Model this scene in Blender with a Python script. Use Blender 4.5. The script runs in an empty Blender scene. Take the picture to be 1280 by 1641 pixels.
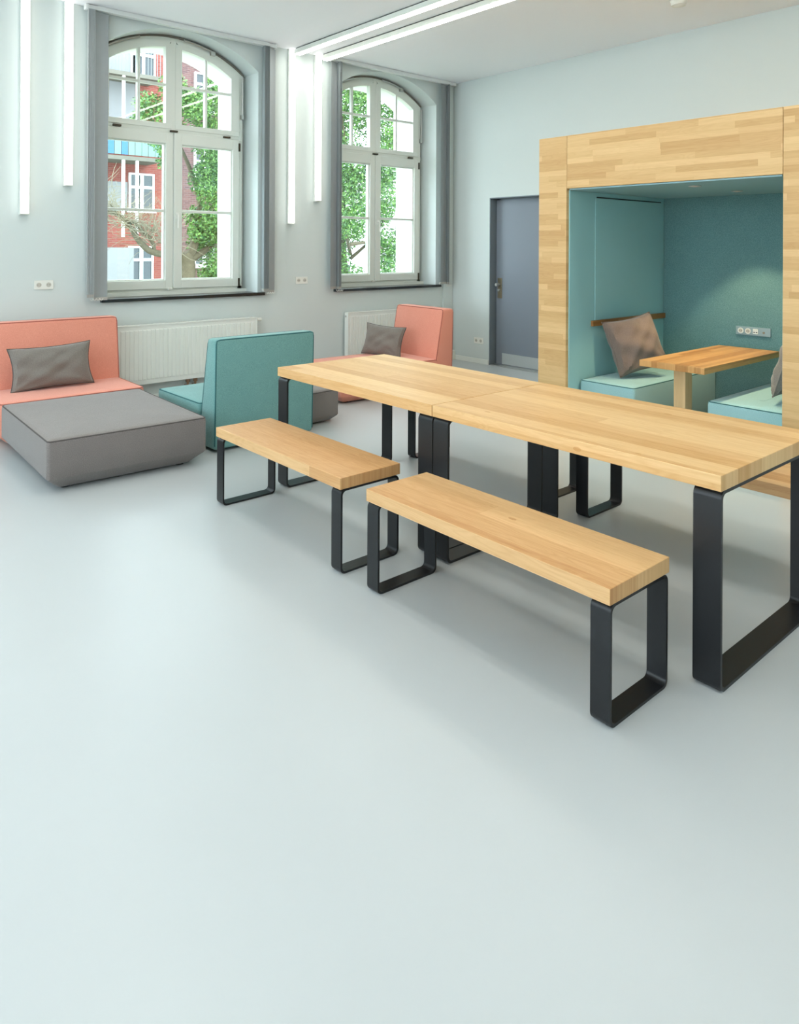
import bpy, bmesh, math, random
from mathutils import Vector, Matrix, Euler
PI = math.pi
scene = bpy.context.scene
C = scene.collection

# ------------------------------------------------------------------ camera
CAM_H = 1.53
YAW, ROLL = 0.716547, 0.005
cd = bpy.data.cameras.new('camera'); cam = bpy.data.objects.new('camera', cd); C.objects.link(cam)
fw = Vector((math.sin(YAW), math.cos(YAW), 0)); rt = Vector((math.cos(YAW), -math.sin(YAW), 0)); up = Vector((0, 0, 1))
r2 = rt*math.cos(ROLL)+up*math.sin(ROLL); u2 = -rt*math.sin(ROLL)+up*math.cos(ROLL)
m = Matrix((r2, u2, -fw)).transposed().to_4x4(); m.translation = Vector((0, 0, CAM_H)); cam.matrix_world = m
cd.sensor_fit = 'HORIZONTAL'; cd.sensor_width = 36
cd.lens = 36*1158.16/1280; cd.shift_y = -(820.5-393.6)/1280
cd.clip_start = 0.05; cd.clip_end = 200
scene.camera = cam
# ------------------------------------------------------------------ world, exposure
w = bpy.data.worlds.new('world'); scene.world = w; w.use_nodes = True
bg = w.node_tree.nodes['Background']; bg.inputs[0].default_value = (0.80, 0.915, 1.0, 1); bg.inputs[1].default_value = 6.2
scene.view_settings.view_transform = 'Standard'; scene.view_settings.look = 'None'
scene.view_settings.exposure = 0.32; scene.view_settings.gamma = 1
LED, LED_WALL = 15.0, 3.0

# ------------------------------------------------------------------ helpers
def lin(c):
    return tuple(((v/255)/12.92 if v/255 <= .04045 else ((v/255+.055)/1.055)**2.4) for v in c)+(1,)

def newmat(name, rgb, rough=.6, metal=0, spec=None, sheen=0):
    M = bpy.data.materials.new(name); M.use_nodes = True
    b = M.node_tree.nodes['Principled BSDF']
    b.inputs['Base Color'].default_value = lin(rgb); b.inputs['Roughness'].default_value = rough
    b.inputs['Metallic'].default_value = metal
    if spec is not None: b.inputs['Specular IOR Level'].default_value = spec
    if sheen: b.inputs['Sheen Weight'].default_value = sheen
    return M

class NT:
    def __init__(s, M): s.t = M.node_tree; s.b = s.t.nodes['Principled BSDF']
    def n(s, typ, **kw):
        x = s.t.nodes.new(typ)
        for k, v in kw.items(): setattr(x, k, v)
        return x
    def l(s, a, b): s.t.links.new(a, b)
    def math(s, op, a, b=None):
        x = s.n('ShaderNodeMath', operation=op)
        for i, v in enumerate((a, b)):
            if v is None: continue
            if isinstance(v, (int, float)): x.inputs[i].default_value = v
            else: s.l(v, x.inputs[i])
        return x.outputs[0]

def vary(name, rgb, rough, scale=6, amt=.06, bump=0, bscale=60, spec=None, sheen=0, detail=4, metal=0):
    """plain material with a soft tonal noise and optional bump"""
    M = newmat(name, rgb, rough, metal, spec, sheen); q = NT(M)
    tc = q.n('ShaderNodeTexCoord'); no = q.n('ShaderNodeTexNoise'); no.inputs['Scale'].default_value = scale; no.inputs['Detail'].default_value = detail
    q.l(tc.outputs['Object'], no.inputs['Vector'])
    mx = q.n('ShaderNodeMix', data_type='RGBA'); c = lin(rgb)
    mx.inputs['A'].default_value = tuple(v*(1-amt) for v in c[:3])+(1,); mx.inputs['B'].default_value = tuple(min(1, v*(1+amt)) for v in c[:3])+(1,)
    q.l(no.outputs['Fac'], mx.inputs['Factor']); q.l(mx.outputs['Result'], q.b.inputs['Base Color'])
    if bump:
        n2 = q.n('ShaderNodeTexNoise'); n2.inputs['Scale'].default_value = bscale; n2.inputs['Detail'].default_value = 3
        q.l(tc.outputs['Object'], n2.inputs['Vector'])
        bp = q.n('ShaderNodeBump'); bp.inputs['Strength'].default_value = bump; bp.inputs['Distance'].default_value = .004
        q.l(n2.outputs['Fac'], bp.inputs['Height']); q.l(bp.outputs[0], q.b.inputs['Normal'])
    return M

def fabric(name, rgb, rgb2, scale=260):
    """woven cloth: two-tone melange and a fine weave bump"""
    M = newmat(name, rgb, .95, sheen=.25, spec=.2); q = NT(M)
    tc = q.n('ShaderNodeTexCoord')
    a = q.n('ShaderNodeTexNoise'); a.inputs['Scale'].default_value = scale; a.inputs['Detail'].default_value = 2
    b2 = q.n('ShaderNodeTexNoise'); b2.inputs['Scale'].default_value = 7; b2.inputs['Detail'].default_value = 5
    q.l(tc.outputs['Object'], a.inputs['Vector']); q.l(tc.outputs['Object'], b2.inputs['Vector'])
    rp = q.n('ShaderNodeMapRange'); rp.inputs[1].default_value = .35; rp.inputs[2].default_value = .65; q.l(a.outputs['Fac'], rp.inputs[0])
    f = q.math('ADD', q.math('MULTIPLY', rp.outputs[0], .7), q.math('MULTIPLY', b2.outputs['Fac'], .3))
    mx = q.n('ShaderNodeMix', data_type='RGBA'); mx.inputs['A'].default_value = lin(rgb); mx.inputs['B'].default_value = lin(rgb2)
    q.l(f, mx.inputs['Factor']); q.l(mx.outputs['Result'], q.b.inputs['Base Color'])
    bp = q.n('ShaderNodeBump'); bp.inputs['Strength'].default_value = .25; bp.inputs['Distance'].default_value = .002
    q.l(a.outputs['Fac'], bp.inputs['Height']); q.l(bp.outputs[0], q.b.inputs['Normal'])
    return M

def wood(name, dark, light, u, vmix, width, length, rough=.42, grain=.35, knots=0.0, tint=1.0):
    """staves of width x length laid along axis u, each with its own tone and grain"""
    M = newmat(name, light, rough, spec=.35); q = NT(M)
    tc = q.n('ShaderNodeTexCoord'); oi = q.n('ShaderNodeObjectInfo')
    sp = q.n('ShaderNodeSeparateXYZ'); q.l(tc.outputs['Object'], sp.inputs[0])
    U = sp.outputs[u]
    nm = q.n('ShaderNodeSeparateXYZ'); q.l(tc.outputs['Normal'], nm.inputs[0])
    (a0, _), (a1, _) = vmix          # across the staves on the main face; on faces looking along a0 the other axis takes over
    V = q.math('ADD', sp.outputs[a0], q.math('MULTIPLY', sp.outputs[a1], q.math('GREATER_THAN', q.math('ABSOLUTE', nm.outputs[a0]), .8)))
    V = q.math('ADD', V, q.math('MULTIPLY', oi.outputs['Random'], 7.3))
    row = q.math('FLOOR', q.math('DIVIDE', V, width))
    wn = q.n('ShaderNodeTexWhiteNoise', noise_dimensions='1D'); q.l(row, wn.inputs['W'])
    uo = q.math('ADD', U, q.math('MULTIPLY', wn.outputs['Value'], length*3))
    col = q.math('FLOOR', q.math('DIVIDE', uo, length))
    cb = q.n('ShaderNodeCombineXYZ'); q.l(row, cb.inputs[0]); q.l(col, cb.inputs[1])
    w2 = q.n('ShaderNodeTexWhiteNoise', noise_dimensions='2D'); q.l(cb.outputs[0], w2.inputs['Vector'])
    # grain
    gv = q.n('ShaderNodeCombineXYZ'); q.l(q.math('MULTIPLY', U, 2.2), gv.inputs[0]); q.l(q.math('MULTIPLY', V, 38), gv.inputs[1])
    q.l(q.math('MULTIPLY', w2.outputs['Value'], 40), gv.inputs[2])
    g = q.n('ShaderNodeTexNoise'); g.inputs['Scale'].default_value = 1.6; g.inputs['Detail'].default_value = 6; g.inputs['Roughness'].default_value = .62; g.inputs['Distortion'].default_value = .6
    q.l(gv.outputs[0], g.inputs['Vector'])
    # cathedral figure, larger
    hv = q.n('ShaderNodeCombineXYZ'); q.l(q.math('MULTIPLY', U, 1.2), hv.inputs[0]); q.l(q.math('MULTIPLY', V, 9), hv.inputs[1]); q.l(q.math('MULTIPLY', w2.outputs['Value'], 25), hv.inputs[2])
    h = q.n('ShaderNodeTexNoise'); h.inputs['Scale'].default_value = 1.3; h.inputs['Detail'].default_value = 2; h.inputs['Distortion'].default_value = 1.1; q.l(hv.outputs[0], h.inputs['Vector'])
    rings = q.math('ABSOLUTE', q.math('SINE', q.math('MULTIPLY', h.outputs['Fac'], 34)))
    f = q.math('ADD', q.math('MULTIPLY', w2.outputs['Value'], .62*tint), q.math('MULTIPLY', g.outputs['Fac'], grain*1.6))
    f = q.math('ADD', f, q.math('MULTIPLY', rings, grain*.35))
    f = q.math('SUBTRACT', f, grain*.75)
    # thin joint line between staves
    fr = q.math('FRACT', q.math('DIVIDE', V, width)); e = q.math('LESS_THAN', fr, .0012/width)
    f = q.math('SUBTRACT', f, q.math('MULTIPLY', e, .25))
    if knots:
        vo = q.n('ShaderNodeTexVoronoi'); vo.inputs['Scale'].default_value = 1.0
        kv = q.n('ShaderNodeCombineXYZ'); q.l(q.math('MULTIPLY', U, 2.3), kv.inputs[0]); q.l(q.math('MULTIPLY', V, 5), kv.inputs[1]); q.l(kv.outputs[0], vo.inputs['Vector'])
        k = q.math('LESS_THAN', vo.outputs['Distance'], .045)
        f = q.math('SUBTRACT', f, q.math('MULTIPLY', k, knots))
    cl = q.n('ShaderNodeClamp'); q.l(f, cl.inputs[0])
    mx = q.n('ShaderNodeMix', data_type='RGBA'); mx.inputs['A'].default_value = lin(dark); mx.inputs['B'].default_value = lin(light)
    q.l(cl.outputs[0], mx.inputs['Factor']); q.l(mx.outputs['Result'], q.b.inputs['Base Color'])
    bp = q.n('ShaderNodeBump'); bp.inputs['Strength'].default_value = .12; bp.inputs['Distance'].default_value = .002
    q.l(g.outputs['Fac'], bp.inputs['Height']); q.l(bp.outputs[0], q.b.inputs['Normal'])
    return M

def brick(name, c1, c2, mortar, scale=1.0):
    M = newmat(name, c1, .9); q = NT(M)
    tc = q.n('ShaderNodeTexCoord'); sp = q.n('ShaderNodeSeparateXYZ'); cb = q.n('ShaderNodeCombineXYZ')
    q.l(tc.outputs['Object'], sp.inputs[0])
    q.l(q.math('ADD', sp.outputs[0], sp.outputs[1]), cb.inputs[0]); q.l(sp.outputs[2], cb.inputs[1])
    bt = q.n('ShaderNodeTexBrick'); q.l(cb.outputs[0], bt.inputs['Vector'])
    bt.inputs['Color1'].default_value = lin(c1); bt.inputs['Color2'].default_value = lin(c2); bt.inputs['Mortar'].default_value = lin(mortar)
    bt.inputs['Scale'].default_value = scale; bt.inputs['Brick Width'].default_value = .26; bt.inputs['Row Height'].default_value = .085; bt.inputs['Mortar Size'].default_value = .008
    q.l(bt.outputs['Color'], q.b.inputs['Base Color'])
    return M

def emit(name, rgb, s):
    M = bpy.data.materials.new(name); M.use_nodes = True; t = M.node_tree; t.nodes.clear()
    o = t.nodes.new('ShaderNodeOutputMaterial'); e = t.nodes.new('ShaderNodeEmission')
    e.inputs[0].default_value = rgb+(1,); e.inputs[1].default_value = s; t.links.new(e.outputs[0], o.inputs[0]); return M

def pane_glass(name):
    M = bpy.data.materials.new(name); M.use_nodes = True; t = M.node_tree; t.nodes.clear()
    o = t.nodes.new('ShaderNodeOutputMaterial'); mx = t.nodes.new('ShaderNodeMixShader'); tr = t.nodes.new('ShaderNodeBsdfTransparent')
    gl = t.nodes.new('ShaderNodeBsdfGlossy'); gl.inputs['Roughness'].default_value = .01; gl.inputs['Color'].default_value = (.9, 1, .98, 1)
    tr.inputs[0].default_value = (.95, .985, .98, 1)
    ge = t.nodes.new('ShaderNodeNewGeometry'); dt = t.nodes.new('ShaderNodeVectorMath'); dt.operation = 'DOT_PRODUCT'
    t.links.new(ge.outputs['Normal'], dt.inputs[0]); t.links.new(ge.outputs['Incoming'], dt.inputs[1])
    def mt(op, a, b=None):
        x = t.nodes.new('ShaderNodeMath'); x.operation = op
        for i, v in enumerate((a, b)):
            if v is None: continue
            if isinstance(v, (int, float)): x.inputs[i].default_value = v
            else: t.links.new(v, x.inputs[i])
        return x.outputs[0]
    sch = mt('ADD', mt('MULTIPLY', mt('POWER', mt('SUBTRACT', 1.0, mt('ABSOLUTE', dt.outputs['Value'])), 5.0), .95), .045)   # same on both faces
    t.links.new(sch, mx.inputs[0]); t.links.new(tr.outputs[0], mx.inputs[1]); t.links.new(gl.outputs[0], mx.inputs[2]); t.links.new(mx.outputs[0], o.inputs[0])
    return M

def obj(name, bm, mat, parent=None, loc=None, smooth=False, kind=None, label=None):
    me = bpy.data.meshes.new(name); bmesh.ops.recalc_face_normals(bm, faces=bm.faces[:]); bm.to_mesh(me); bm.free()
    me.materials.append(mat)
    if smooth:
        for p in me.polygons: p.use_smooth = True
        try: me.set_sharp_from_angle(angle=math.radians(38))
        except Exception: pass
    o = bpy.data.objects.new(name, me); C.objects.link(o)
    if parent: o.parent = parent
    if loc: o.location = loc
    if kind: o['kind'] = kind
    if label: o['label'] = label
    return o

def thing(name, label, cat, loc=(0, 0, 0), rz=0, group=None, kind=None):
    o = bpy.data.objects.new(name, None); C.objects.link(o); o.location = loc; o.rotation_euler = (0, 0, rz); o.empty_display_size = .1
    if kind: o['kind'] = kind
    tag(o, label, cat, group); return o

def tag(o, label, cat, group=None):
    o['label'] = label; o['category'] = cat
    if group: o['group'] = group
    return o

def dup(root, loc=None, rz=None, label=None, group=None):
    r = root.copy(); C.objects.link(r)
    if loc: r.location = loc
    if rz is not None: r.rotation_euler = (0, 0, rz)
    if label: r['label'] = label
    if group: r['group'] = group
    def kids(a, b):
        for ch in list(a.children):
            c = ch.copy(); C.objects.link(c); c.parent = b; kids(ch, c)
    kids(root, r)
    return r

def B(): return bmesh.new()
def box(bm, x0, y0, z0, x1, y1, z1, bev=0, seg=2):
    vs = [bm.verts.new(v) for v in ((x0,y0,z0),(x1,y0,z0),(x1,y1,z0),(x0,y1,z0),(x0,y0,z1),(x1,y0,z1),(x1,y1,z1),(x0,y1,z1))]
    fs = [bm.faces.new([vs[i] for i in f]) for f in ((3,2,1,0),(4,5,6,7),(0,1,5,4),(1,2,6,5),(2,3,7,6),(3,0,4,7))]
    if bev:
        es = list({e for f in fs for e in f.edges})
        bmesh.ops.bevel(bm, geom=es, offset=bev, segments=seg, profile=.6, affect='EDGES')
    return bm
def bx(*a, **k): return box(B(), *a, **k)
def hexa(bm, pts, bev=0, seg=2):
    vs = [bm.verts.new(v) for v in pts]
    fs = [bm.faces.new([vs[i] for i in f]) for f in ((3,2,1,0),(4,5,6,7),(0,1,5,4),(1,2,6,5),(2,3,7,6),(3,0,4,7))]
    if bev: bmesh.ops.bevel(bm, geom=list({e for f in fs for e in f.edges}), offset=bev, segments=seg, profile=.6, affect='EDGES')
    return bm
def tube(bm, pts, rad, n=8, closed=False, cap=True):
    pts = [Vector(p) for p in pts]; N = len(pts)
    rads = rad if isinstance(rad, (list, tuple)) else [rad]*N
    rings = []; prev = None
    for i, p in enumerate(pts):
        if closed: d = pts[(i+1) % N]-pts[i-1]
        else: d = pts[min(i+1, N-1)]-pts[max(i-1, 0)]
        if d.length < 1e-9: d = Vector((0, 0, 1))
        d.normalize()
        if prev is None:
            a = Vector((0, 0, 1)) if abs(d.z) < .9 else Vector((1, 0, 0)); x = d.cross(a).normalized()
        else:
            x = (prev-d*prev.dot(d)); x = x.normalized() if x.length > 1e-6 else d.orthogonal().normalized()
        prev = x; y = d.cross(x)
        rings.append([bm.verts.new(p+(x*math.cos(t)+y*math.sin(t))*rads[i]) for t in [2*PI*k/n for k in range(n)]])
    for i in range(N if closed else N-1):
        a, b = rings[i], rings[(i+1) % N]
        for k in range(n): bm.faces.new((a[k], a[(k+1) % n], b[(k+1) % n], b[k]))
    if cap and not closed: bm.faces.new(rings[0][::-1]); bm.faces.new(rings[-1])
    return bm
def disc(bm, c, axis, r, h, n=24, r2=None):
    """cylinder from c along axis by h"""
    a = Vector(axis).normalized(); c = Vector(c)
    return tube(bm, [c, c+a*h], [r, r if r2 is None else r2], n)
def rrect(x0, y0, x1, y1, r, n=5):
    out = []
    for cx, cy, a in ((x1-r, y1-r, 0), (x0+r, y1-r, PI/2), (x0+r, y0+r, PI), (x1-r, y0+r, 1.5*PI)):
        for k in range(n+1):
            t = a+PI/2*k/n; out.append((cx+r*math.cos(t), cy+r*math.sin(t)))
    return out
def loft(bm, rings, cap0=True, cap1=True):
    R = [[bm.verts.new(p) for p in r] for r in rings]; n = len(R[0])
    for a, b in zip(R, R[1:]):
        for k in range(n): bm.faces.new((a[k], a[(k+1) % n], b[(k+1) % n], b[k]))
    if cap0: bm.faces.new(R[0][::-1])
    if cap1: bm.faces.new(R[-1])
    return bm

# ------------------------------------------------------------------ materials
M_wall = vary('wall_paint', (208, 217, 215), .85, 1.2, .012, bump=.06, bscale=180)
M_ceil = vary('ceiling_paint', (244, 246, 249), .9, 1.0, .01)
M_floor = vary('floor_linoleum', (186, 191, 192), .33, 1.6, .035, bump=.02, bscale=30, spec=.4, detail=7)
M_white = newmat('white_lacquer', (228, 232, 226), .35)
M_frame = vary('window_paint', (222, 226, 218), .4, 3, .02)
M_plastic = newmat('white_plastic', (232, 233, 226), .3)
M_hole = newmat('socket_hollow', (196, 193, 182), .6)
M_black = newmat('black_powdercoat', (22, 24, 27), .38, spec=.45)
M_granite = newmat('dark_sill_stone', (30, 34, 38), .22, spec=.6)
M_hinge = newmat('dark_hinge_metal', (72, 66, 56), .4, .7)
M_steel = newmat('brushed_steel', (190, 192, 190), .35, .85)
M_kick = newmat('kick_plate_steel', (205, 212, 214), .3, .55)
M_brass = newmat('aged_nickel', (150, 140, 120), .35, .85)
M_copper = newmat('pipe_metal', (150, 120, 95), .4, .7)
M_door = vary('door_grey', (126, 135, 146), .38, 2, .02)
M_dframe = newmat('door_frame_grey', (116, 127, 135), .42)
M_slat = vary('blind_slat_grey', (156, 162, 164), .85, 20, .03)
M_slatshade = vary('blind_slat_shaded', (134, 141, 142), .85, 20, .03)  # same fabric toned darker, shade inside the stacks put into the colour
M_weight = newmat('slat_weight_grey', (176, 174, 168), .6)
M_slatlift = vary('blind_slat_lifted', (176, 182, 182), .85, 20, .03)  # same fabric toned lighter to offset the shade in the leftmost stack
M_rail = newmat('blind_rail_aluminium', (222, 226, 224), .4)
M_led = emit('led_diffuser', (1.0, .985, 0.90), LED)
M_ledw = emit('led_wall_diffuser', (1.0, 1.0, 0.95), LED_WALL)
M_ledbody = newmat('led_housing', (226, 230, 222), .4)
M_glass = pane_glass('window_glass')
M_coral = fabric('coral_fabric', (216, 136, 116), (234, 160, 138))
M_coral_p = newmat('coral_piping', (176, 98, 84), .9)
M_teal = fabric('teal_fabric', (98, 144, 140), (128, 174, 171))
M_teal_p = newmat('teal_piping', (52, 104, 106), .9)
M_grey = fabric('taupe_fabric', (110, 103, 100), (138, 131, 128))
M_grey_p = newmat('taupe_piping', (84, 78, 76), .9)
M_pil = fabric('pillow_fabric', (112, 106, 100), (138, 131, 124))
M_pil_p = newmat('pillow_piping', (82, 77, 74), .9)
M_brown = fabric('cushion_brown_fabric', (112, 96, 88), (136, 118, 108))
M_btable = wood('booth_table_oak', (168, 116, 62), (222, 172, 110), 0, ((1, 1), (2, 1)), .045, .9, grain=.3)
M_table = wood('table_oak', (200, 150, 92), (241, 207, 154), 1, ((0, 1), (2, 1)), .098, 6.0, grain=.42, knots=.45, tint=.9)
M_bench = wood('bench_oak', (188, 136, 84), (234, 196, 144), 1, ((0, 1), (2, 1)), .12, 6.0, grain=.4, knots=.5, tint=.9)
M_booth = wood('booth_oak_staves', (196, 154, 100), (234, 200, 146), 1, ((2, 1), (0, 1)), .043, .55, rough=.5, grain=.3, tint=.95)
M_railwood = wood('rail_oak', (140, 92, 48), (186, 134, 78), 0, ((2, 1), (1, 1)), .022, .4, grain=.3)
M_post = wood('post_oak', (196, 162, 116), (228, 198, 150), 2, ((0, 1), (1, 1)), .045, 3.0, grain=.3)
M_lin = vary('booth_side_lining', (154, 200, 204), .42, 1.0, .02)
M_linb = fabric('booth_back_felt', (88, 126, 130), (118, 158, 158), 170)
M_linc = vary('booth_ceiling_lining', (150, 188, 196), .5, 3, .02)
M_seat = fabric('booth_seat_fabric', (142, 184, 188), (166, 206, 208))
M_sgrey = newmat('socket_strip_grey', (150, 172, 178), .4, .3)
M_dark = newmat('shadow_gap_dark', (40, 46, 48), .8)
M_spot = emit('downlight_lens', (1, .86, .66), .5)
M_gapshade = vary('gap_shade_dark', (112, 108, 98), .9, 12, .2)  # colour of the shade in the gap round the arch
# outside
M_redbrick = brick('red_brick', (118, 52, 42), (134, 66, 54), (128, 96, 88))
M_purbrick = brick('purple_brick', (84, 58, 58), (106, 74, 70), (112, 98, 96))
M_plaster = vary('pale_plaster', (128, 130, 130), .9, 1.2, .08)
M_outwhite = newmat('white_render', (236, 236, 232), .8)
M_dpane = newmat('dark_window_pane', (44, 54, 58), .15, spec=.6)
M_boards = newmat('pale_green_boards', (104, 142, 134), .7)
M_blueb = newmat('blue_boards', (56, 104, 136), .7)
M_conc = vary('balcony_concrete', (104, 102, 92), .9, 5, .15)
M_bark = vary('bark', (84, 76, 58), .95, 18, .35, bump=.8, bscale=30)
M_twig = vary('twig_bark', (122, 116, 96), .95, 14, .25)
M_leaf = newmat('leaf', (104, 158, 72), .6)
q = NT(M_leaf); gi = q.n('ShaderNodeNewGeometry'); rmp = q.n('ShaderNodeMix', data_type='RGBA')
rmp.inputs['A'].default_value = lin((48, 88, 48)); rmp.inputs['B'].default_value = lin((108, 146, 66))
q.l(gi.outputs['Random Per Island'], rmp.inputs['Factor']); q.l(rmp.outputs['Result'], q.b.inputs['Base Color'])
q.b.inputs['Subsurface Weight'].default_value = 0
M_ground = vary('courtyard_ground', (120, 124, 104), .95, 2, .2)

# ------------------------------------------------------------------ room shell
XR, YB, ZC = 6.983, 6.93, 3.72          # right wall, window wall, ceiling
XL, YF = -4.0, -2.6
WT = .55                                 # window wall thickness
YG = 7.2                                 # plane of the glazing
obj('floor', bx(XL, YF, -.2, XR+.4, YB+.02, 0), M_floor, kind='structure')
obj('ceiling', bx(XL, YF, ZC, XR+.4, YB+WT, ZC+.2), M_ceil, kind='structure')
OFF = 2.68
WINX = [3.138-OFF, 3.138, 3.138+OFF]     # window centres
SZ = 1.015
def arch(x, half, spring, rise):
    R = (half*half+rise*rise)/(2*rise); return spring+rise-R+math.sqrt(max(0, R*R-x*x))
bm = B()
def quad(bm, *p): bm.faces.new([bm.verts.new(v) for v in p])
NA = 24
def wall_layer(bm, y0, y1, openings, back_too=True):
    """openings: list of (xl, xr, sill, spring, rise); solid between y0 and y1 with arched holes"""
    edges = [XL]+[v for o in openings for v in (o[0], o[1])]+[XR+.4]
    for i in range(0, len(edges), 2): box(bm, edges[i], y0, 0, edges[i+1], y1, ZC)
    for xl, xr, sill, spring, rise in openings:
        box(bm, xl, y0, 0, xr, y1, sill)
        c, h = (xl+xr)/2, (xr-xl)/2
        for k in range(NA):
            xa, xb = xl+(xr-xl)*k/NA, xl+(xr-xl)*(k+1)/NA
            za, zb = arch(xa-c, h, spring, rise), arch(xb-c, h, spring, rise)
            for y in (y0, y1): quad(bm, (xa, y, za), (xb, y, zb), (xb, y, ZC), (xa, y, ZC))
            quad(bm, (xa, y0, za), (xb, y0, zb), (xb, y1, zb), (xa, y1, za))
inner = [(c-.80, c+.855, SZ-.03, 3.405, .285) for c in WINX]
wall_layer(bm, YB, YG+.06, inner)
wb = obj('wall_back', bm, M_wall, kind='structure')
bm = B(); outer = [(c-.70, c+.70, 1.10, 3.33, .24) for c in WINX]
wall_layer(bm, YG+.06, YB+WT+.08, outer)
obj('wall_back_outer', bm, M_outwhite, kind='structure')

obj('wall_front', bx(XL, YF-.2, 0, XR+.4, YF, ZC), M_wall, kind='structure')  # unseen rear wall, put in to cut the fill light from behind
# left wall, out of view, its openings made up to let in reduced side light
bm = B(); ys = [YF, -1.7, .3, 1.0, 3.0, 3.7, 5.7, YB]
for i in range(0, 8, 2): box(bm, XL-.3, ys[i], 0, XL, ys[i+1], ZC)
for i in (1, 3, 5): box(bm, XL-.3, ys[i], 0, XL, ys[i+1], 1.0); box(bm, XL-.3, ys[i], 3.3, XL, ys[i+1], ZC)
obj('wall_left', bm, M_wall, kind='structure')
# right wall with the door opening
DY0, DY1, DZ = 5.20, 6.25, 2.15
bm = B(); box(bm, XR, DY1, 0, XR+.3, YB+.1, ZC); box(bm, XR, YF, 0, XR+.3, DY0, ZC); box(bm, XR, DY0, DZ, XR+.3, DY1, ZC)
obj('wall_right', bm, M_wall, kind='structure')
obj('baseboard_right', bx(XR-.014, DY1+.005, 0, XR-.001, YB-.001, .062, bev=.003), M_white, kind='structure')
obj('baseboard_back', bx(XL, YB-.014, 0, 6.76, YB-.001, .062, bev=.003), M_white, kind='structure')
# boxed-in riser in the corner
obj('trim_1', bx(6.80, 6.907, .13, 6.975, YB-.002, ZC-.002, bev=.004), M_wall, kind='structure')
obj('trim_2', bx(6.76, 6.84, 0.0, 6.967, YB-.002, .128, bev=.006), M_white, kind='structure')

# door
door = thing('door_1', 'grey door set deep in the wall left of the oak booth', 'door', (XR, DY0, 0), kind='structure')
bm = B(); W = DY1-DY0
for a in ((-.006, W-.012, 0, .16, W, DZ), (-.006, 0, 0, .16, .012, DZ), (-.006, 0, DZ-.012, .16, W, DZ)): box(bm, *a)
box(bm, .118, W-.075, 0, .16, W-.012, DZ-.012); box(bm, .118, .012, 0, .16, .075, DZ-.012); box(bm, .118, .012, DZ-.06, .16, W-.012, DZ-.012)
obj('door_frame', bm, M_dframe, door)
leaf = obj('door_leaf', bx(.10, .03, .012, .145, W-.03, DZ-.03, bev=.002), M_door, door)
obj('kick_plate', bx(.097, .05, .02, .1, W-.13, .16, bev=.001), M_kick, leaf)
bm = B(); box(bm, .092, W-.125, .86, .1, W-.055, 1.12, bev=.003)
pl = obj('handle_plate', bm, M_brass, leaf, label='long nickel backplate with a fixed knob')
bm = B(); disc(bm, (.092, W-.085, 1.035), (-1, 0, 0), .014, .04, 16); disc(bm, (.055, W-.085, 1.035), (-1, 0, 0), .028, .03, 6, .02)
obj('door_knob', bm, M_steel, pl)
bm = B(); disc(bm, (.092, W-.085, .965), (-1, 0, 0), .015, .02, 16); obj('lock_cylinder', bm, M_steel, pl)
obj('threshold', bx(-.002, .012, 0, .14, W-.012, .01), M_steel, door)

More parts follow.
